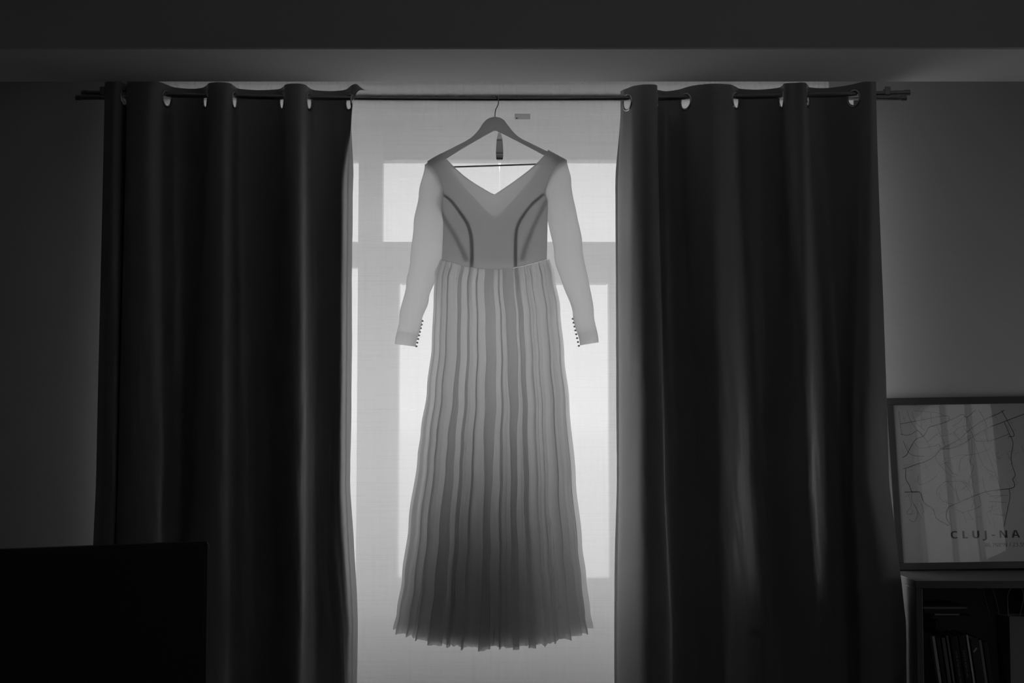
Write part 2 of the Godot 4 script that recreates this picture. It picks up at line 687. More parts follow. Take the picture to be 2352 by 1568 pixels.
# top and low: px, z, px, z ... the fold line at the rod and near the floor; eyelets: which points the rod passes through
func make_curtain(label: String, top: Array, mid: Array, low: Array, eyelets: Array, tip: float, hem_at: int, hem_wide: float, hem: Material) -> void:
	var t := thing("eyelet_curtain", label, "curtain")
	var N := 14
	var lines := []
	for src in [top, mid, low]:
		var q := []
		for i in range(0, src.size(), 2):
			q.append(Vector2(src[i], src[i + 1]))
		lines.append(curve(q, N))
	var n: int = lines[0].size()
	var arc := [0.0]
	for j in range(1, n):
		var a: Vector2 = lines[0][j - 1]
		var b: Vector2 = lines[0][j]
		arc.append(arc[j - 1] + Vector2((b.x - a.x) * EYE.z / FOCAL, b.y - a.y).length())
	var drops := []
	var d := 0.0
	while d < 2.36:
		drops.append(d)
		d += 0.0032 if d < 0.085 else (0.012 if d < 0.35 else 0.035)
	drops.append(2.36)
	var rows := []
	for dd in drops:
		var row := []
		for j in n:
			var p: Vector2
			var s := smoothstep(0.02, 1.25, dd)
			if dd < 1.25:
				var quick: float = smoothstep(n - 1 - N * 4.0, n - 1 - N * 2.0, j) if tip > 0.0 else smoothstep(N * 3.0, N * 1.0, j)
				p = lines[0][j].lerp(lines[1][j], lerp(smoothstep(0.05, 1.25, dd), smoothstep(0.04, 0.32, dd), quick))
			else:
				p = lines[1][j].lerp(lines[2][j], clamp((dd - 1.25) / 0.4, 0.0, 1.0))
			p.x += tip * smoothstep(n - 1 - N * 1.6, n - 1, j) * exp(-dd / 0.024)
			var x: float = at(p.x, 600, p.y).x
			var y: float = rod_height(x) + 0.0325 - dd
			if tip > 0.0:
				y += (0.010 * exp(-pow((p.x - 812.0) / 12.0, 2)) - 0.014 * smoothstep(816.0, 842.0, p.x)) * exp(-dd / 0.03)
			var wr := s * (0.0025 * noise.get_noise_2d(arc[j] * 14.0, dd * 3.0) + 0.0035 * noise.get_noise_2d(arc[j] * 5.0 + 40.0, dd * 1.1))
			row.append(Vector3(x + wr * 0.4, y, p.y + wr))
		rows.append(row)
	var hole := 0.0235
	var skip := {}
	for i in drops.size() - 1:
		if drops[i] < 0.1:
			for j in n - 1:
				for e in eyelets:
					if Vector2((arc[j] + arc[j + 1]) / 2 - arc[e * N], (drops[i] + drops[i + 1]) / 2 - 0.0455).length() < hole:
						skip[i * n + j] = true
	put("fabric", sheet(rows, false, skip), M.drape, t)
	var behind := []
	for i in rows.size():
		var row := []
		for j in n:
			var a: Vector3 = rows[i][max(j - 1, 0)]
			var b: Vector3 = rows[i][min(j + 1, n - 1)]
			row.append(rows[i][j] + Vector3(b.z - a.z, 0, a.x - b.x).normalized() * 0.0018)
		behind.append(row)
	put("lining", sheet(behind, false, skip), M.curtain_back, t, "pale lining on the window side")
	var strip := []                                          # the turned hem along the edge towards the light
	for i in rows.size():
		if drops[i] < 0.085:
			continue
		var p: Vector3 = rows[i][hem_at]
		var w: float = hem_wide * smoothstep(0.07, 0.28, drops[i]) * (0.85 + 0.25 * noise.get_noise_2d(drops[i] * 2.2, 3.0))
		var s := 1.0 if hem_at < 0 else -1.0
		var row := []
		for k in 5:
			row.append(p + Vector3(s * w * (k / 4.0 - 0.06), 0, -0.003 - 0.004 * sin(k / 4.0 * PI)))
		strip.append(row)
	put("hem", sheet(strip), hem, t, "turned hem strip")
	for e in eyelets:                                        # metal ring: follows the cloth round the hole
		var st := tool()
		st.set_smooth_group(1)
		var rings := []
		for k in 40:
			var ang := TAU * k / 40
			var ring := []
			for q in 8:
				var b := TAU * q / 8
				var rr := 0.0248 + 0.0042 * cos(b)
				var s: float = arc[e * N] + rr * cos(ang)
				var dd := 0.0455 - rr * sin(ang)
				# find the cloth at this arc length
				var j := 0
				while j < n - 2 and arc[j + 1] < s:
					j += 1
				var f: float = clamp((s - arc[j]) / max(arc[j + 1] - arc[j], 1e-6), -2.0, 3.0)
				var p: Vector2 = lines[0][j].lerp(lines[0][j + 1], f)
				var tan: Vector2 = lines[0][j + 1] - lines[0][j]
				var nn := Vector2(-tan.y, tan.x * EYE.z / FOCAL).normalized() * (0.0028 * sin(b))
				var x: float = at(p.x, 600, p.y).x
				ring.append(Vector3(x + nn.x, rod_height(x) + 0.0325 - dd, p.y + nn.y))
			rings.append(ring)
		for k in 40:
			for q in 8:
				quad(st, rings[k][q], rings[(k + 1) % 40][q], rings[(k + 1) % 40][(q + 1) % 8], rings[k][(q + 1) % 8])
		st.index()
		st.generate_normals()
		put("eyelet_ring", st.commit(), M.chrome, t)


func make_curtains() -> void:
	make_curtain("dark opaque eyelet curtain drawn to the left of the dress, its top corner curling forward",
		[233, .008, 253, .034, 270, .022, 280, 0, 289, -.026, 295, -.012, 290, .0, 285, .026, 302, .045, 335, .05, 363, .028, 377, 0, 396, -.032, 432, -.045, 457, -.03, 468, 0, 474, .032, 490, .047, 512, .047, 526, .03, 534, 0, 546, -.032, 590, -.045, 632, -.03, 645, 0, 651, .032, 665, .047, 686, .047, 699, .03, 706, 0, 719, -.032, 755, -.043, 786, -.028, 800, 0, 805, .014, 803, .026],
		[230, -.02, 245, .02, 262, .03, 275, .02, 282, -.02, 290, -.02, 284, .0, 280, .02, 298, .045, 335, .05, 370, .04, 392, .01, 410, -.02, 432, -.035, 446, -.02, 450, 0, 456, .032, 480, .052, 512, .055, 530, .04, 545, .01, 560, -.015, 590, -.03, 622, -.02, 640, 0, 654, .03, 672, .05, 692, .05, 705, .035, 714, .01, 728, -.01, 755, -.012, 772, -.008, 786, -.01, 795, -.035, 799, -.062],
		[222, -.03, 236, .02, 255, .035, 270, .03, 276, -.01, 282, -.02, 278, .0, 274, .02, 295, .05, 335, .06, 375, .05, 395, .02, 410, -.01, 424, -.025, 430, -.01, 431, .01, 440, .035, 470, .06, 512, .06, 535, .045, 552, .015, 570, -.015, 596, -.03, 625, -.02, 645, 0, 660, .03, 680, .055, 698, .055, 710, .035, 720, .01, 735, -.005, 765, -.005, 790, -.005, 806, -.014, 813, -.036, 817, -.062],
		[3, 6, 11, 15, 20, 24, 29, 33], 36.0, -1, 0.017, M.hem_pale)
	make_curtain("dark opaque eyelet curtain right of the dress, its first fold catching the window light",
		[1427, -.04, 1434, -.018, 1443, 0, 1456, .026, 1478, .044, 1500, .046, 1511, .034, 1512, .014, 1507, 0, 1512, -.024, 1534, -.044, 1562, -.025, 1577, 0, 1602, .028, 1642, .044, 1680, .03, 1694, 0, 1707, -.03, 1750, -.044, 1790, -.026, 1801, 0, 1808, .03, 1832, .034, 1854, .034, 1861, 0, 1867, -.03, 1902, -.044, 1944, -.022, 1967, 0, 1986, .022, 2006, .032, 2019, .024],
		[1419, -.075, 1421, -.06, 1430, -.035, 1448, .002, 1472, .042, 1496, .052, 1521, .05, 1524, .03, 1516, .004, 1522, -.02, 1550, -.035, 1590, -.02, 1610, 0, 1630, .02, 1652, .03, 1688, .016, 1715, -.004, 1732, -.026, 1760, -.03, 1795, -.008, 1815, .014, 1834, .034, 1850, .046, 1864, .04, 1884, .016, 1904, -.006, 1925, -.02, 1944, -.01, 1948, .016, 1956, .044, 1990, .06, 2034, .05],
		[1412, -.075, 1415, -.06, 1426, -.035, 1446, .002, 1474, .044, 1505, .056, 1534, .056, 1538, .03, 1528, .004, 1534, -.02, 1560, -.035, 1595, -.02, 1615, 0, 1636, .02, 1662, .03, 1700, .016, 1730, -.004, 1752, -.026, 1780, -.03, 1815, -.008, 1836, .014, 1852, .034, 1868, .046, 1882, .04, 1902, .016, 1922, -.006, 1938, -.02, 1952, -.01, 1958, .016, 1966, .05, 2009, .105, 2066, .125],
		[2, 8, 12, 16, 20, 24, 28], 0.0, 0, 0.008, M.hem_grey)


# ---------------------------------------------------------------- hanger

func make_hanger() -> void:
	var t := thing("clothes_hanger", "pale shaped clothes hanger with a thin bar, hooked over the curtain rod", "hanger", at(1137, 268, 0))
	var o := t.position
	var up := smooth2([982, 370, 1000, 359, 1014, 352, 1051, 333.4, 1079.6, 317.6, 1098, 300, 1108, 284.6, 1120, 273, 1137, 268, 1154, 273, 1165.6, 286, 1177, 300.4, 1194, 316, 1223, 330.6, 1257.5, 347.8, 1276, 356, 1296, 368], 4)
	var lo := smooth2([1298, 376, 1290, 378, 1250, 357, 1208.7, 335, 1165.6, 313, 1140, 300.5], 4)
	lo.append_array(smooth2([1134, 300.5, 1108, 315, 1068, 338, 1026.5, 363.6, 992, 382, 981, 379], 4))
	up.append_array(lo)
	var st := tool()
	st.set_smooth_group(-1)
	var half := 0.006
	var tri := Geometry2D.triangulate_polygon(up)
	var inset := Geometry2D.offset_polygon(up, -2.2, Geometry2D.JOIN_ROUND)
	var rim: PackedVector2Array = inset[0]
	tri = Geometry2D.triangulate_polygon(rim)
	for s in [1.0, -1.0]:
		for k in range(0, tri.size(), 3):
			var q := []
			for m in 3:
				q.append(at(rim[tri[k + m]].x, rim[tri[k + m]].y, s * half) - o)
			face(st, q, Vector3(0, 0, s), Vector3.ZERO, Transform3D())
	# the rounded rim: nearest inset point for each outline point
	st.set_smooth_group(2)
	var prof := [[0.0, 1.0], [0.7, 0.72], [1.0, 0.0], [0.7, -0.72], [0.0, -1.0]]
	var near := []
	for p in up:
		var best := rim[0]
		for r in rim.size():
			var c := Geometry2D.get_closest_point_to_segment(p, rim[r], rim[(r + 1) % rim.size()])
			if c.distance_squared_to(p) < best.distance_squared_to(p):
				best = c
		near.append(best)
	for i in up.size():
		var i2 := (i + 1) % up.size()
		for k in 4:
			var q := []
			for m in [[i, k], [i2, k], [i2, k + 1], [i, k + 1]]:
				var p: Vector2 = near[m[0]].lerp(up[m[0]], prof[m[1]][0])
				q.append(at(p.x, p.y, prof[m[1]][1] * half) - o)
			var mid: Vector2 = up[i] - near[i]
			face(st, q, Vector3(mid.x, -mid.y, 0.3 * (1.5 - k)), Vector3.ZERO, Transform3D())
	st.index()
	st.generate_normals()
	put("body", st.commit(), M.hanger, t)
	var hook := []
	for h in [[1137, 272, 0.0], [1137, 262, 0.0], [1138.5, 252, 0.006], [1143, 243, 0.0125], [1145, 235, 0.0125], [1143.5, 226, 0.0105], [1138, 220.5, 0.002], [1132, 221.5, -0.008], [1130, 228, -0.0115], [1130, 233, -0.0115]]:
		hook.append(at(h[0], h[1], h[2]) - o)
	put("hook", bar(curve(hook, 6), 0.0016, 10), M.steel, t)
	put("bar", bar([at(990, 383, 0) - o, at(1039, 383.5, 0) - o, at(1236, 377, 0) - o, at(1291, 374, 0) - o], 0.0026, 12), M.bar, t)


# ---------------------------------------------------------------- the dress

func front_depth(px: float, py: float) -> float:             # how far the front of the bodice stands out
	var c := (px - 1136.0) / 130.0
	var z := 0.012 + 0.014 * sqrt(max(0.0, 1.0 - c * c * 0.8))
	for s in [-1.0, 1.0]:                                    # a little fullness at the bust
		z += 0.008 * exp(-pow((px - 1136.0 - s * 62.0) / 36.0, 2) - pow((py - 500.0) / 46.0, 2))
	z -= 0.002 * smoothstep(430, 350, py)
	return z


func back_depth(px: float, py: float) -> float:
	var c := (px - 1136.0) / 130.0
	return -0.008 - 0.008 * sqrt(max(0.0, 1.0 - c * c * 0.85))


func bodice(which: int, px: float, py: float) -> float:
	return front_depth(px, py) if which > 0 else back_depth(px, py)


func ribbon(pts: Array, wide: Array, depth: int, off: float) -> ArrayMesh:    # a strip of cloth lying along a line on the bodice, its half width in pixels from wide[0] to wide[1]
	var c := smooth2(pts, 8)
	var rows := []
	for i in c.size():
		var a := c[max(i - 1, 0)]
		var b := c[min(i + 1, c.size() - 1)]
		var n := (b - a).normalized().orthogonal()
		var w: float = lerp(wide[0], wide[1], float(i) / (c.size() - 1))
		var row := []
		for k in 5:
			var p := c[i] + n * w * (k / 2.0 - 1.0)
			row.append(at(p.x, p.y, bodice(depth, p.x, p.y) + off))
		rows.append(row)
	return sheet(rows)


func side_strip(pts: Array) -> ArrayMesh:
	var rows := []
	for p in smooth2(pts, 6):
		var zf := front_depth(p.x, p.y)
		var zb := back_depth(p.x, p.y)
		var row := []
		for k in 6:
			row.append(at(p.x, p.y, lerp(zf, zb, k / 5.0)))
		rows.append(row)
	return sheet(rows)


func make_dress() -> void:
	var t := thing("wedding_dress", "long white wedding dress with V neck and sheer sleeves hung against the window", "dress")
	var arm_l := [976, 378, 990, 392, 1002, 412, 1010, 432, 1011, 446, 1003, 462, 1007, 476]
	var arm_r := [1259, 462, 1254, 446, 1258, 426, 1272, 401, 1287, 384, 1302, 371]
	var waist := [1256, 594, 1222, 604, 1188, 612, 1137, 619, 1080, 613, 1046, 605, 1015, 597]
	var waist_b := [1256, 594, 1200, 599, 1137, 601, 1070, 600, 1015, 597]
	# front of the bodice
	var o := PackedVector2Array()
	o.append_array(smooth2([1012, 352, 1028, 369, 1051, 392, 1079.6, 415, 1122, 441, 1133, 446], 6))
	o.append_array(smooth2([1139, 446.5, 1180, 418, 1223, 385, 1251, 357, 1260, 344.5], 6))
	o.append_array(flat2([1300, 366]))
	var ar := smooth2(arm_r, 5)
	ar.reverse()
	o.append_array(ar)
	o.append_array(flat2([1258, 500, 1257, 550]))
	o.append_array(smooth2(waist, 5))
	o.append_array(flat2([1017, 550, 1018, 510, 1015, 494]))
	var al := smooth2(arm_l, 5)
	al.reverse()
	o.append_array(al)
	put("bodice_front", cut(o, 1, 5.0), M.satin, t)
	# its back: the neckline is cut lower
	o = PackedVector2Array()
	o.append_array(smooth2([1012, 352, 1030, 380, 1062, 425, 1100, 466, 1130, 495], 6))
	o.append_array(smooth2([1142, 495, 1172, 466, 1212, 422, 1244, 374, 1260, 344.5], 6))
	o.append_array(flat2([1300, 366]))
	o.append_array(ar)
	o.append_array(flat2([1258, 500, 1257, 550]))
	o.append_array(smooth2(waist_b, 5))
	o.append_array(flat2([1017, 550, 1018, 510, 1015, 494]))
	o.append_array(al)
	put("bodice_back", cut(o, -1, 6.0), M.satin_back, t)
	# sides: narrow strips that join front and back, and the shoulder seams
	put("side_panel", side_strip([1007, 476, 1015, 494, 1018, 510, 1017, 550, 1015, 597]), M.satin, t)
	put("side_panel", side_strip([1259, 462, 1258, 500, 1257, 550, 1256, 594]), M.satin, t)
	put("shoulder_seam", side_strip([1012, 352, 994, 364, 976, 378]), M.satin, t)
	put("shoulder_seam", side_strip([1260, 344.5, 1280, 355, 1302, 368]), M.satin, t)
	# seam allowances, seen dark against the light
	put("princess_seam", ribbon([1015, 445, 1036, 461, 1056, 487, 1073, 513, 1081.5, 540, 1084, 573, 1083.5, 614], [3.0, 4.6], 1, -0.0025), M.seam, t)
	put("princess_seam", ribbon([1250, 445, 1223, 468, 1203, 493, 1190, 516, 1185, 540, 1184, 573, 1184, 613], [3.0, 4.2], 1, -0.0025), M.seam, t)
	put("back_seam", ribbon([1006, 474, 1022, 502, 1044, 540, 1062, 575, 1072, 601], [3.5, 6.0], 1, -0.006), M.dart, t)
	put("back_seam", ribbon([1256, 458, 1240, 488, 1221, 530, 1206, 570, 1198, 600], [3.5, 6.0], 1, -0.006), M.dart, t)
	put("neck_binding", ribbon([1012, 352, 1028, 369, 1051, 392, 1079.6, 415, 1122, 441, 1135, 447], [1.2, 1.2], 1, -0.001), M.satin, t)
	put("neck_binding", ribbon([1137, 447, 1180, 418, 1223, 385, 1251, 357, 1260, 344.5], [1.2, 1.2], 1, -0.001), M.satin, t)
	put("armhole_seam", ribbon(arm_l, [1.3, 1.3], 1, -0.0015), M.seam, t)
	put("armhole_seam", ribbon(arm_r, [1.3, 1.3], 1, -0.0015), M.seam, t)
	put("waist_seam", ribbon(waist, [1.2, 1.2], 1, 0.002), M.satin, t)
	make_sleeve(t, [377, 976, 444, 962, 515, 950, 600, 942, 650, 933, 730, 917, 790, 907], [384, 990, 396, 1008, 414, 1020, 440, 1024, 468, 1022, 500, 1022, 530, 1019, 590, 1016, 634, 1001, 687, 985, 738, 969, 796, 955], [738, 969, 796, 955], 1.0)
	make_sleeve(t, [367, 1302, 415, 1312, 498, 1326, 561, 1337.5, 650, 1353, 719, 1364, 786, 1375], [376, 1285, 390, 1268, 408, 1254, 444, 1246, 470, 1252, 521, 1261, 583, 1272.5, 652, 1292, 725, 1316, 793, 1332], [733, 1317, 795, 1331], -1.0)
	make_skirt(t)


func pairs(a: Array) -> Array:
	var o := []
	for i in range(0, a.size(), 2):
		o.append([a[i], a[i + 1]])
	return o


func make_sleeve(t: Node3D, outer: Array, inner: Array, placket: Array, s: float) -> void:
	var po := pairs(outer)
	var pi := pairs(inner)
	var rows := []
	var R := 56
	var C := 48
	for i in R:
		var f := float(i) / (R - 1)
		var ya: float = lerp(po[0][0], po[-1][0], f)
		var yb: float = lerp(pi[0][0], pi[-1][0], f)
		var a := Vector2(along(po, ya), ya)
		var b := Vector2(along(pi, yb), yb)
		var c := (a + b) / 2
		var h := (b - a) / 2
		var dep: float = lerp(0.012, 0.034, smoothstep(0.0, 0.18, f)) * lerp(1.0, 0.75, f)
		var zc: float = lerp(0.008, 0.0, smoothstep(0.0, 0.4, f))
		var row := []
		for k in C:
			var ang := TAU * k / C
			var p := c - h * cos(ang)
			var z := zc + dep * sin(ang) * (1.0 + 0.12 * noise.get_noise_2d(p.x * 0.03, p.y * 0.008))
			z += 0.002 * noise.get_noise_2d(p.x * 0.03 + 50.0, p.y * 0.010)
			row.append(at(p.x, p.y, z))
		rows.append(row)
	var sl := put("sleeve", sheet(rows, true), M.sleeve, t)
	# the turned-up hem inside the cuff
	var hem := []
	for i in [51, 52, 53, 54, 55]:
		var row := []
		var mid := Vector3()
		for p in rows[i]:
			mid += p / C
		for p in rows[i]:
			row.append(mid + (p - mid) * 0.97)
		hem.append(row)
	put("cuff_hem", sheet(hem, true), M.sleeve, sl)
	var sp := SphereMesh.new()
	sp.radius = 0.0036
	sp.height = 0.0062
	sp.radial_segments = 14
	sp.rings = 7
	for k in 8:
		var f := k / 7.0
		var y: float = lerp(placket[0], placket[2], f) - 1.0
		var x: float = lerp(placket[1], placket[3], f) + s * 1.5
		var b := put("button", sp, M.button, sl)
		b.position = at(x, y, 0.003)


# one layer of the skirt. from / to: share of the length; inset: how much smaller than the outside, in metres; pleats: how many, over: how far they fold over, deep: how deep
# thick: [where the painted shade begins, where it is darkest, alpha there], skirt shade put into the petticoats
func skirt_layer(from: float, to: float, inset: float, pleats: int, over: float, deep: float, seed_at: float, per: int, nrows: int, thick := []) -> ArrayMesh:
	var left := pairs([597, 1011, 634, 1001, 687, 998, 794, 994, 901, 983, 1000, 970, 1053, 964, 1206, 946, 1326, 932, 1403, 920, 1440, 911])
	var right := pairs([597, 1262, 634, 1270, 714, 1283, 821, 1292, 928, 1303, 1104, 1315, 1250, 1328, 1326, 1337, 1403, 1346, 1440, 1353])
	var y_side := at(1136, 1440, 0.06).y
	var y_front := at(1136, 1489, 0.2).y
	var w_side := at(1136, 596, 0.0).y
	var w_front := at(1136, 619, 0.045).y
	var w_back := at(1136, 601, -0.03).y
	var r := RandomNumberGenerator.new()
	r.seed = 100 + int(seed_at)
	# pleats of unequal width and overlap
	var start := [0.0]
	var fold := []
	for k in pleats:
		start.append(start[k] + r.randf_range(0.3, 1.9))
		fold.append([over * r.randf_range(0.25, 1.35), r.randf_range(0.6, 1.3), r.randf_range(-1.0, 1.0)])
	# even steps round the ellipse
	var FINE := 4000
	var steps := PackedFloat32Array()
	var total := 0.0
	for k in FINE + 1:
		var a := TAU * k / FINE
		steps.append(total)
		total += Vector2(sin(a), cos(a) * 0.5).length()
	total = steps[FINE]
	var rows := []
	var shade_alpha := []
	for i in nrows:
		var v: float = lerp(from, to, float(i) / (nrows - 1))
		var py: float = lerp(597.0, 1440.0, v)
		var zc: float = lerp(0.008, 0.085, pow(v, 0.9))
		var dep: float = lerp(0.042, 0.125, pow(v, 0.8)) * (1.0 - inset * 6.0)
		var pull: float = inset * (0.3 + 0.7 * smoothstep(0.0, 0.25, v)) * (1.0 - 0.35 * smoothstep(0.7, 1.0, v))
		var xa: float = at(along(left, py), py, zc).x + pull
		var xb: float = at(along(right, py), py, zc).x - pull
		var size := (xb - xa) / 2
		var grow := 0.35 + 0.65 * smoothstep(0.0, 0.9, v)
		var open := smoothstep(-0.012, 0.03, v) if from < 0.01 else 1.0
		var row := []
		var shade_row := []
		for j in pleats * per:
			var k := j / per
			var t := float(j % per) / per
			var w: float = start[k + 1] - start[k]
			var f: Array = fold[k]
			var kk: float = f[0] * (0.75 + 0.5 * noise.get_noise_2d(k * 3.7 + seed_at, v * 0.45))
			var at_side: float = absf(cos(TAU * ((start[k] + w * 0.5) / start[pleats] + 0.25)))   # flatter pleats at the sides
			kk *= 1.0 - 0.65 * smoothstep(0.55, 1.0, at_side)
			var u: float = (start[k] + w * (t + kk * sin(TAU * t) / TAU)) / start[pleats]
			var sway: float = 0.010 * f[2] * (1.0 - v) * noise.get_noise_2d(k * 1.3, 5.0) + 0.006 * noise.get_noise_2d(u * 9.0 + seed_at, v * 0.28)
			u = fposmod(u + sway + 0.25, 1.0)
			var want := total * u
			var lo := steps.bsearch(want) - 1
			lo = clampi(lo, 0, FINE - 1)
			var a: float = TAU * (lo + (want - steps[lo]) / max(steps[lo + 1] - steps[lo], 1e-9)) / FINE
			var fr: float = sin(a)                                  # 1 in front, -1 behind
			var y0: float = lerp(w_side, w_front if fr > 0 else w_back, fr * fr)
			var y1: float = lerp(y_side, y_front, pow(abs(fr), 1.3))
			var y: float = lerp(y0, y1, v)
			var dn: float = deep * f[1] * grow * sqrt(w) * (-cos(TAU * t) + 0.35 * sin(TAU * t)) * open
			dn += (0.014 * noise.get_noise_3d(cos(a) * 1.6 + seed_at, sin(a) * 1.6, v * 0.3) + 0.010 * noise.get_noise_3d(cos(a) * 4.0 + seed_at, sin(a) * 4.0, v * 0.22)) * smoothstep(0.0, 0.8, v)
			var gather: float = exp(-v * 16.0) * open         # fine gathers under the waist seam
			dn += 0.0035 * gather * sin(j * TAU / per * 3.0 + 2.0 * f[2])
			var nr := Vector2(0.5 * cos(a), sin(a)).normalized()
			var x: float = (xa + xb) / 2 + size * cos(a) + nr.x * dn
			var z: float = zc + dep * sin(a) + nr.y * dn
			if v > 0.9:
				y += 0.010 * (v - 0.9) * 10.0 * (noise.get_noise_2d(u * 34.0 + seed_at, 1.0) + 0.35 * cos(TAU * t))
			row.append(Vector3(x, y, max(z, -0.060 + inset * 0.3)))
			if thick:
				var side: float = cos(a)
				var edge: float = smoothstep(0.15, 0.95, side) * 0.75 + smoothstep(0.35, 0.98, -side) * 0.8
				shade_row.append(thick[2] * smoothstep(thick[0], thick[1], v + 0.05 * noise.get_noise_2d(u * 14.0, seed_at)) * (1.0 - edge * lerp(1.0, 0.75 if side > 0.0 else 0.55, v * v)))  # shade painted as opacity: darker downward and mid-front, lighter at the sides
		rows.append(row)
		shade_alpha.append(shade_row)
	return sheet(rows, true, {}, false, shade_alpha if thick else [])


func make_skirt(t: Node3D) -> void:
	var s := put("skirt", skirt_layer(0.0, 1.0, 0.0, 30, 4.4, 0.011, 0.0, 36, 80), M.chiffon, t, "gathered translucent outer skirt")
	put("lining", skirt_layer(0.0, 0.996, 0.022, 22, 0.9, 0.006, 20.0, 20, 44), M.lining, s)
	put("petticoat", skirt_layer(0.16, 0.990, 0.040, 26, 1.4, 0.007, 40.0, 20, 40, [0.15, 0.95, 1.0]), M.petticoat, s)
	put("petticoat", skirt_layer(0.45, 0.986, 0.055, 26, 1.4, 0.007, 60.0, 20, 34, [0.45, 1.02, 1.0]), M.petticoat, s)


# ---------------------------------------------------------------- bookshelf

const SHELF_FRONT := 0.215
var shelf_x := 0.0
var shelf_top := 0.0


func make_bookshelf() -> void:
	shelf_x = at(2103, 1333.5, SHELF_FRONT).x
	shelf_top = at(2103, 1333.5, SHELF_FRONT).y
	var t := thing("bookshelf", "dark open bookshelf against the wall right of the curtains", "bookshelf", Vector3(shelf_x, 0, 0))
	var back := WALL + 0.004
	var w := 0.80
	var th := 0.022
	var sd := 0.0195
	put("top_panel", box(Vector3(0, shelf_top - th, back), Vector3(w, shelf_top, SHELF_FRONT), 0.0012), M.shelf, t)
	for x in [0.0, w - sd]:
		put("side_panel", box(Vector3(x, 0, back), Vector3(x + sd, shelf_top - th, SHELF_FRONT), 0.0012), M.shelf, t)
	for y in [0.06, shelf_top - th - 0.36]:
		put("shelf", box(Vector3(sd, y - th, back + 0.006), Vector3(w - sd, y, SHELF_FRONT - 0.002), 0.0012), M.shelf, t)
	put("plinth", box(Vector3(sd, 0, SHELF_FRONT - 0.03), Vector3(w - sd, 0.06 - th, SHELF_FRONT - 0.012), 0.001), M.shelf, t)
	put("back_panel", box(Vector3(sd, 0.06, back), Vector3(w - sd, shelf_top - th, back + 0.005), 0.0005), M.shelf, t)


# a book standing on its tail, spine towards +z; the thing's base is the middle of the spine's foot
func make_book(called: String, label: String, foot: Vector3, size: Vector3, lean: float, cover: float, pages: float, group: String) -> Node3D:
	var t := thing(called, label, "book", foot, group)
	t.rotation_degrees.z = lean
	var st := tool()
	var c := 0.0018
	bevel_box(st, Vector3(-size.x / 2, 0, -size.z), Vector3(-size.x / 2 + c, size.y, 0), 0.0006)
	bevel_box(st, Vector3(size.x / 2 - c, 0, -size.z), Vector3(size.x / 2, size.y, 0), 0.0006)
	bevel_box(st, Vector3(-size.x / 2, 0, -c), Vector3(size.x / 2, size.y, 0.0006), 0.0008)
	st.generate_normals()
	put("cover", st.commit(), solid(cover, 0.5), t)
	put("pages", box(Vector3(-size.x / 2 + c, 0.003, -size.z + 0.003), Vector3(size.x / 2 - c, size.y - 0.003, -c), 0.0004), solid(pages, 0.9), t)
	return t


func spine_text(book: Node3D, text: String, size: Vector3, tall: float, start: float, shade: float, serif := true) -> void:
	var tm := TextMesh.new()
	var f := SystemFont.new()
	f.font_names = PackedStringArray(["Droid Serif" if serif else "Droid Sans"])
	tm.font = f
	tm.text = text
	tm.font_size = 32
	tm.pixel_size = tall / 23.0
	tm.depth = 0.0003
	tm.horizontal_alignment = HORIZONTAL_ALIGNMENT_LEFT
	var o := put("spine_title", tm, solid(shade, 0.6), book, "pale spine lettering")
	o.rotation_degrees.z = -90
	o.position = Vector3(0.0, size.y - start, 0.0009)


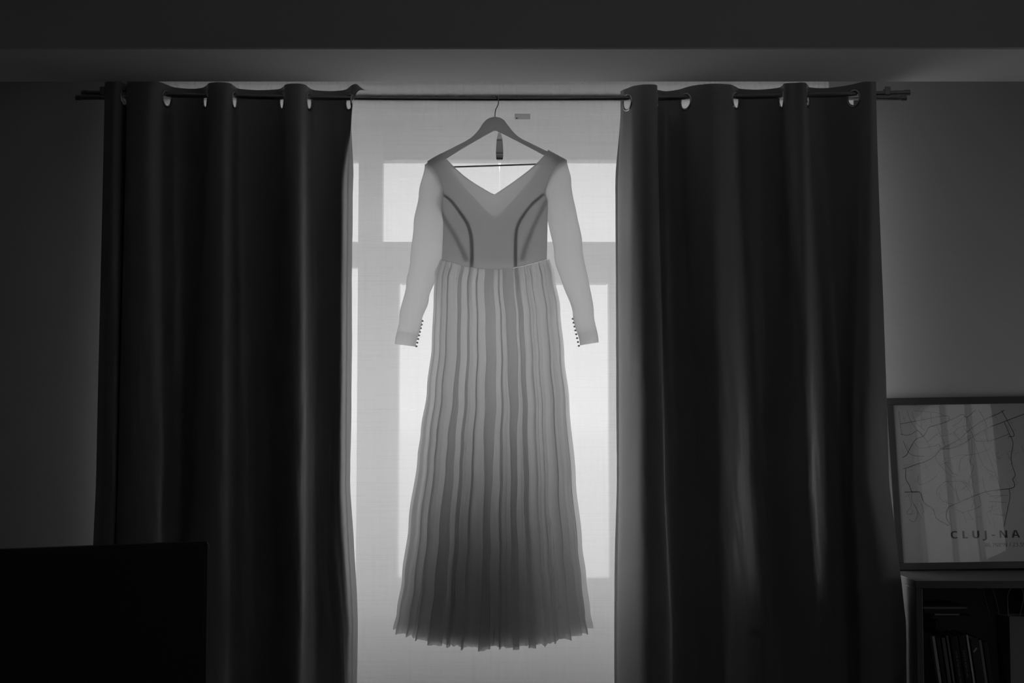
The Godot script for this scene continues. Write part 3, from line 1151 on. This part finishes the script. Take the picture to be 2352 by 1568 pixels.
func make_books() -> void:
	var floor_y := shelf_top - 0.022 - 0.36
	var zf := 0.10
	# leaning row: px of the foot's middle, thickness px, height m, cover, pages
	var row := [
		["book", "slim pale book at the left end of the leaning row", 2166, 7, 0.182, 0.30, 0.5, 7.5],
		["book", "slim black book leaning next to the pale one at the row's left end", 2176, 9, 0.180, 0.012, 0.3, 7.5],
		["book", "grey-spined paperback leaning third from the left in the row", 2188, 8, 0.178, 0.10, 0.4, 7.5],
		["book", "thin book with a pale worn spine between grey and black books", 2198, 5, 0.184, 0.13, 0.5, 7.5],
		["guidebook", "black guidebook with small lettering about the Oisans on its spine", 2213, 17, 0.182, 0.010, 0.3, 7.5],
		["guidebook", "black guidebook with small lettering about Mont Blanc on its spine", 2231, 15, 0.184, 0.011, 0.3, 7.5],
		["book", "slim book with a bright white spine in the middle of the row", 2244, 5, 0.186, 0.42, 0.5, 7.5],
		["book", "dark thick book showing a pale corner mark right of the white spine", 2259, 19, 0.176, 0.02, 0.35, 7.5],
		["book", "slim book with a light grey spine near the right end of the row", 2272, 7, 0.172, 0.15, 0.4, 7.5],
		["book", "dark book at the right end of the leaning row", 2283, 10, 0.166, 0.014, 0.3, 7.5],
	]
	for b in row:
		var foot := at(b[2], 1560, zf)
		foot.y = floor_y + 0.0015
		var size := Vector3(b[3] * 0.92 * (EYE.z - zf) / FOCAL, b[4] * 1.13, 0.12)
		foot.y += sin(deg_to_rad(b[7])) * size.x / 2
		var o := make_book(b[0], b[1], foot, size, b[7], b[5], b[6], "books leaning on the shelf")
		if b[0] == "guidebook":
			spine_text(o, "TOUR OF THE OISANS: THE GR54" if b[2] < 2220 else "TOUR OF MONT BLANC", size, 0.0052, 0.045, 0.25)
		if b[2] == 2259:
			var x0 := -size.x / 2 + 0.002
			for mk in 2:
				var st := tool()
				var place := Transform3D(Basis(Vector3(0, 0, 1), 0.75), Vector3(x0 + 0.002, size.y - 0.04, 0.0006)) if mk == 0 else Transform3D(Basis(), Vector3(x0 + 0.002, 0.035, 0.0006))
				bevel_box(st, Vector3(0, -0.0025, 0), Vector3(0.016, 0.0025, 0.0004), 0.0001, place)
				st.generate_normals()
				put("cover_mark", st.commit(), solid(0.3, 0.6), o, "pale mark")
	# flat books lying across the tops
	var ytop := at(2170, 1425, zf).y
	var pile := [[2140, 2232, 1421, 1413, 0.02, "dark flat book lying lowest on top of the leaning row"], [2146, 2205, 1413, 1409, 0.25, "thin pale booklet in the flat pile on top of the row"], [2122, 2216, 1409, 1399, 0.015, "dark flat book lying below the topmost one of the pile"], [2120, 2223, 1399, 1392.5, 0.14, "grey-edged flat book lying topmost on the pile of flat books"]]
	for b in pile:
		var a := at(b[0], b[2], zf)
		var c := at(b[1], b[3], zf)
		var t := thing("flat_book", b[5], "book", Vector3((a.x + c.x) / 2, a.y + 0.0004, zf), "flat books piled on the row")
		var w: float = (c.x - a.x) / 2
		var h: float = c.y - a.y - 0.0008
		var st := tool()
		bevel_box(st, Vector3(-w, 0, -0.16), Vector3(w, h * 0.2, 0), 0.0005)
		bevel_box(st, Vector3(-w, h * 0.8, -0.16), Vector3(w, h, 0), 0.0005)
		st.generate_normals()
		put("cover", st.commit(), solid(b[4], 0.6), t)
		put("pages", box(Vector3(-w + 0.002, h * 0.2, -0.157), Vector3(w - 0.002, h * 0.8, -0.002), 0.0004), solid(b[4] * 1.6, 0.9), t)
	# box at the left end and the leaflet standing before it
	var p := at(2124, 1560, -0.03)
	var q := at(2153, 1413, -0.03)
	var bx := thing("storage_box", "small dark box with a pale edge standing at the shelf's left end", "box", Vector3((p.x + q.x) / 2, floor_y, -0.03))
	var hw := (q.x - p.x) / 2
	put("body", box(Vector3(-hw, 0.0005, -0.11), Vector3(hw, q.y - floor_y - 0.012, 0.0), 0.001), solid(0.02, 0.6), bx)
	put("lid", box(Vector3(-hw - 0.0008, q.y - floor_y - 0.012, -0.111), Vector3(hw + 0.0008, q.y - floor_y, 0.001), 0.001), solid(0.02, 0.6), bx)
	put("edge_strip", box(Vector3(hw - 0.006, 0.004, 0.0), Vector3(hw, q.y - floor_y - 0.013, 0.0012), 0.0004), solid(0.22, 0.7), bx)
	var lf_a := at(2124, 1570, 0.08)
	var lf_b := at(2158, 1459, 0.08)
	var lf := thing("booklet", "grey booklet with a small pale emblem standing in front of the dark box", "booklet", Vector3((lf_a.x + lf_b.x) / 2, floor_y, 0.08))
	var lw := (lf_b.x - lf_a.x) / 2
	put("cover", box(Vector3(-lw, 0.0005, -0.006), Vector3(lw, lf_b.y - floor_y, 0.0), 0.0008), solid(0.045, 0.5), lf)
	var em := SphereMesh.new()
	em.radius = 0.004
	em.height = 0.008
	em.radial_segments = 16
	em.rings = 8
	var e := put("emblem", em, solid(0.13, 0.5), lf, "pale oval emblem")
	e.scale = Vector3(0.8, 2.6, 0.12)
	e.position = at(2142, 1514, 0.0805) - lf.position
	# the paper bag with cord handles
	var ba := at(2312, 1560, 0.10)
	var bb := at(2400, 1416, 0.10)
	var bag := thing("paper_bag", "grey paper gift bag with thin cord handles at the shelf's right", "bag", Vector3(ba.x, floor_y + 0.001, 0.10))
	var bw := bb.x - ba.x
	var bh := bb.y - floor_y
	var st := tool()
	st.set_smooth_group(-1)
	var dp := 0.09
	var g := [Vector3(0.012, 0, 0), Vector3(bw, 0, 0), Vector3(bw, 0, -dp), Vector3(0.012, 0, -dp)]
	var h := [Vector3(0.014, bh, -0.004), Vector3(bw, bh * 0.99, -0.004), Vector3(bw - 0.004, bh, -dp + 0.01), Vector3(-0.004, bh * 0.985, -dp + 0.012)]
	for k in 4:
		var k2 := (k + 1) % 4
		face(st, [g[k], g[k2], h[k2], h[k]], (g[k] + g[k2]) / 2 - Vector3(bw / 2, 0, -dp / 2), Vector3.ZERO, Transform3D())
	face(st, g, Vector3(0, -1, 0), Vector3.ZERO, Transform3D())
	st.generate_normals()
	var paper := solid(0.16, 0.7)
	paper.cull_mode = BaseMaterial3D.CULL_DISABLED
	put("body", st.commit(), paper, bag)
	for hd in [[[2316, 1420], [2315, 1396], [2314, 1372], [2320, 1353], [2334, 1348], [2347, 1353], [2351, 1372], [2346, 1396], [2342, 1418]], [[2296, 1418], [2294, 1408], [2288, 1380], [2278, 1350], [2268, 1342], [2259, 1350], [2262, 1372], [2270, 1400], [2274, 1420]]]:
		var pts := []
		for c in hd:
			pts.append(at(c[0], c[1], 0.09 if hd[0][0] == 2316 else 0.03) - bag.position)
		put("handle", bar(curve(pts, 4), 0.0012, 8), solid(0.22, 0.7), bag)


# ---------------------------------------------------------------- framed map

const PAPER_W := 0.672
const PAPER_H := 0.497


func make_picture() -> void:
	var rail := 0.022
	var foot := at(2061, 1308, -0.075)
	var t := thing("framed_map", "framed line map of a city titled CLUJ-NAPOCA leaning on the bookshelf", "picture", Vector3(foot.x, shelf_top + 0.0015, -0.075))
	t.basis = Basis(Vector3(1, 0, 0), deg_to_rad(-7.0)) * Basis(Vector3(0, 0, 1), deg_to_rad(0.85))
	var W := PAPER_W + 2 * rail
	var H := PAPER_H + 2 * rail
	var th := 0.018
	for b in [[0, 0, W, rail], [0, H - rail, W, H], [0, rail, rail, H - rail], [W - rail, rail, W, H - rail]]:
		put("frame_rail", box(Vector3(b[0], b[1], -th), Vector3(b[2], b[3], 0), 0.0015), M.moulding, t)
	put("backing", box(Vector3(rail * 0.5, rail * 0.5, -th + 0.001), Vector3(W - rail * 0.5, H - rail * 0.5, -0.0095), 0.0005), M.moulding, t)
	var pm := solid(1.0, 0.8)
	pm.albedo_texture = map_print()
	pm.roughness = 0.12                                     # glossy art paper
	pm.metallic_specular = 0.7
	var q := QuadMesh.new()
	q.size = Vector2(PAPER_W, PAPER_H)
	var paper := put("print", q, pm, t)
	paper.position = Vector3(W / 2, H / 2, -0.009)
	put("glass", box(Vector3(rail, rail, -0.0075), Vector3(W - rail, H - rail, -0.0055), 0.0003), M.pane, t)
	# the printed title and coordinates
	var f := SystemFont.new()
	f.font_names = PackedStringArray(["Droid Sans"])
	f.font_weight = 700
	letters(t, "C L U J - N A P O C A", f, 0.0305, Vector2(0.353, 1.0 - (1241.0 - 932.0 + 2.0) / 359.0), 0.362, 0.008)
	var f2 := SystemFont.new()
	f2.font_names = PackedStringArray(["Droid Sans"])
	letters(t, "46.768°N / 23.591°E", f2, 0.0125, Vector2(0.353, 1.0 - (1256.0 - 932.0 + 2.0) / 359.0), 0.155, 0.09)


func letters(t: Node3D, text: String, f: Font, tall: float, where: Vector2, wide: float, shade: float) -> void:
	var tm := TextMesh.new()
	tm.font = f
	tm.text = text
	tm.font_size = 64
	tm.pixel_size = tall / 46.0
	tm.depth = 0.0004
	tm.horizontal_alignment = HORIZONTAL_ALIGNMENT_CENTER
	var o := put("lettering", tm, solid(shade, 0.8), t)
	var bb := tm.get_aabb()
	var k := wide / bb.size.x if bb.size.x > 0 else 1.0
	o.scale = Vector3(k, tall / max(bb.size.y, 0.001), 1)
	o.position = Vector3(0.022 + PAPER_W / 2 + 0.0 - (bb.position.x + bb.size.x / 2) * k, 0.022 + PAPER_H * where.y - bb.position.y * o.scale.y, -0.0087)


func paper_at(px: float, py: float) -> Vector2:              # where on the print a pixel of the photograph lies, 0..1
	return Vector2((px - 2054.0 - (py - 932.0) * 24.0 / 359.0) / 488.0, (py - 932.0 + (px - 2054.0) * 0.0155) / 359.0)


var ink: Image


func stroke(a: Vector2, b: Vector2, w: float, dark: float) -> void:    # a soft-edged line in pixels of the print
	var lo := Vector2i((a.min(b) - Vector2(w + 1, w + 1)).floor())
	var hi := Vector2i((a.max(b) + Vector2(w + 1, w + 1)).ceil())
	for y in range(max(lo.y, 0), min(hi.y + 1, ink.get_height())):
		for x in range(max(lo.x, 0), min(hi.x + 1, ink.get_width())):
			var p := Vector2(x, y)
			var d := p.distance_to(Geometry2D.get_closest_point_to_segment(p, a, b))
			var c := clampf(w * 0.5 + 0.5 - d, 0.0, 1.0) * dark
			if c > 0:
				var o := ink.get_pixel(x, y).r
				var v: float = lerp(o, 0.10, c)
				ink.set_pixel(x, y, Color(v, v, v))


func road(pts: Array, w: float, dark: float, smooth := true) -> void:
	var q := []
	for i in range(0, pts.size(), 2):
		q.append(paper_at(pts[i], pts[i + 1]) * Vector2(ink.get_width(), ink.get_height()))
	var c := curve(q, 5) if smooth else q
	for i in c.size() - 1:
		stroke(c[i], c[i + 1], w, dark)


func map_print() -> ImageTexture:
	ink = Image.create(1352, 1000, false, Image.FORMAT_RGB8)
	ink.fill(Color(0.86, 0.86, 0.86))
	# main roads
	for r in [
		[2077, 1052, 2086, 1046, 2094, 1031, 2106, 1012, 2120, 1005, 2127, 1000, 2137, 984, 2150, 979, 2180, 969, 2206, 957, 2216, 953, 2226, 959, 2244, 943],
		[2078, 1078, 2092, 1074, 2110, 1067, 2132, 1060, 2152, 1048, 2164, 1034, 2206, 1011, 2232, 988, 2264, 966, 2298, 951, 2312, 943],
		[2164, 1033.5, 2188, 1031, 2220, 1018, 2240, 1004, 2270, 986, 2310, 970, 2352, 954, 2390, 940],
		[2084, 1078, 2084, 1101, 2092, 1115, 2098, 1130, 2116, 1131, 2126, 1154, 2146, 1170, 2154, 1190, 2175, 1203, 2182, 1207, 2184, 1202, 2176, 1188, 2180, 1168, 2190, 1161, 2218, 1149, 2268, 1130, 2326, 1122, 2333, 1112, 2329, 1102, 2335, 1092, 2329, 1072, 2326, 1050, 2331, 1020, 2323, 998],
		[2321, 1124, 2322, 1144, 2316, 1172, 2308, 1208], [2082, 1131, 2116, 1131], [2306, 944, 2320, 970, 2334, 1000, 2322, 1004], [2312, 972, 2324, 1000],
	]:
		road(r, 4.0, 0.95)
	for r in [[2072, 998, 2085, 1001, 2098, 998, 2111, 990, 2124, 1005], [2071, 975, 2120, 966, 2178, 956, 2183, 968], [2254, 944, 2266, 966, 2274, 986], [2234, 990, 2240, 1006, 2248, 1014, 2280, 1013, 2322, 998], [2266, 990, 2272, 1014], [2078, 1015, 2094, 1044, 2126, 1050]]:
		road(r, 2.6, 0.85)
	for r in [
		[2068, 946, 2075, 1000], [2087, 946, 2100, 976, 2126, 1005, 2140, 1032], [2098, 946, 2108, 972, 2128, 990], [2120, 946, 2120, 985], [2142, 948, 2143, 972], [2102, 945, 2155, 949, 2176, 957],
		[2104, 1018, 2116, 1030, 2148, 1026, 2160, 1022, 2166, 1032], [2132, 1018, 2160, 996], [2155, 978, 2176, 1028], [2192, 980, 2206, 972, 2220, 958, 2218, 982, 2232, 996, 2226, 960, 2238, 990], [2194, 994, 2214, 1018],
		[2166, 1004, 2192, 996, 2206, 984, 2230, 978], [2152, 1050, 2158, 1064, 2178, 1086, 2190, 1096, 2202, 1092, 2188, 1088], [2170, 1060, 2192, 1088], [2236, 1010, 2236, 1046, 2232, 1064, 2240, 1072, 2234, 1090, 2228, 1110, 2212, 1126],
		[2186, 1054, 2210, 1046, 2230, 1046, 2260, 1040, 2280, 1030], [2206, 1082, 2212, 1054, 2228, 1046], [2262, 1016, 2290, 1090, 2300, 1120], [2240, 1012, 2262, 1070, 2286, 1086],
		[2112, 1093, 2112, 1108, 2118, 1114, 2142, 1104, 2156, 1092], [2155, 1138, 2156, 1124, 2174, 1108, 2190, 1107, 2206, 1106, 2226, 1112, 2236, 1126], [2160, 1130, 2162, 1142, 2170, 1152, 2190, 1158], [2180, 1108, 2198, 1128, 2202, 1152],
		[2196, 1096, 2200, 1132, 2206, 1152], [2212, 1106, 2228, 1124, 2236, 1146, 2240, 1152, 2234, 1166], [2196, 1170, 2214, 1178, 2222, 1200], [2210, 1178, 2238, 1170, 2252, 1164], [2226, 1174, 2238, 1194], [2252, 1140, 2256, 1160, 2250, 1164], [2282, 1160, 2280, 1170, 2268, 1178],
		[2098, 1132, 2098, 1150, 2110, 1172, 2108, 1192, 2100, 1198, 2090, 1192], [2090, 1138, 2097, 1160, 2086, 1178, 2098, 1180, 2098, 1170], [2102, 1158, 2120, 1190], [2260, 1096, 2266, 1128, 2278, 1138], [2276, 1140, 2318, 1138], [2274, 1152, 2314, 1154], [2284, 1180, 2310, 1184],
	]:
		road(r, 1.6, 0.8)
	# small streets: short broken grids, closest along the top and left
	var r := RandomNumberGenerator.new()
	r.seed = 21
	for k in 620:
		var px := r.randf_range(2072, 2500)
		var py := r.randf_range(948, 1200)
		if noise.get_noise_2d(px * 0.018, py * 0.022) < -0.08 + (py - 948) * 0.0006:
			continue
		var ang := -0.42 + 0.5 * noise.get_noise_2d(px * 0.006 + 4.0, py * 0.006) + (PI / 2 if r.randf() < 0.5 else 0.0)
		var d := Vector2(cos(ang), sin(ang))
		var p := Vector2(px, py)
		var len := r.randf_range(5, 22)
		var e := p + d * len
		if e.y < 944 or e.x < 2070 + (e.y - 944) * 0.075 or e.y > 1214:
			continue
		road([p.x, p.y, e.x, e.y], 1.15, r.randf_range(0.3, 0.65), false)
		if r.randf() < 0.6:
			var s := Vector2(-d.y, d.x) * r.randf_range(-7, 7)
			road([e.x, e.y, e.x + s.x, e.y + s.y], 1.15, r.randf_range(0.3, 0.65), false)
	return ImageTexture.create_from_image(ink)


# ---------------------------------------------------------------- the black panel at the lower left

func make_television() -> void:
	var far := at(483, 1243, 1.3)
	var dir := Vector3(0.87, 0, -0.49).normalized()
	var W := 1.12
	var H := 0.66
	var base := far - dir * (W / 2)
	base.y = 0.0
	var up := far.y - H
	var turn := Basis(Vector3(0, 1, 0), atan2(-dir.z, dir.x))
	var t := thing("television", "black flat screen panel turned to the right, lost in shadow before the left curtain", "television", base)
	t.basis = turn
	put("casing", box(Vector3(-W / 2, up, -0.035), Vector3(W / 2, up + H, 0.0), 0.006), solid(0.006, 0.5), t)
	put("screen", box(Vector3(-W / 2 + 0.012, up + 0.02, 0.0), Vector3(W / 2 - 0.012, up + H - 0.012, 0.0015), 0.0007), solid(0.005, 0.6), t)
	var st := tool()
	bevel_box(st, Vector3(-0.05, 0.012, -0.07), Vector3(0.05, up + 0.3, -0.035), 0.003)
	bevel_box(st, Vector3(-0.3, 0.0, -0.2), Vector3(0.3, 0.012, 0.15), 0.003)
	st.generate_normals()
	put("stand", st.commit(), solid(0.01, 0.4), t)
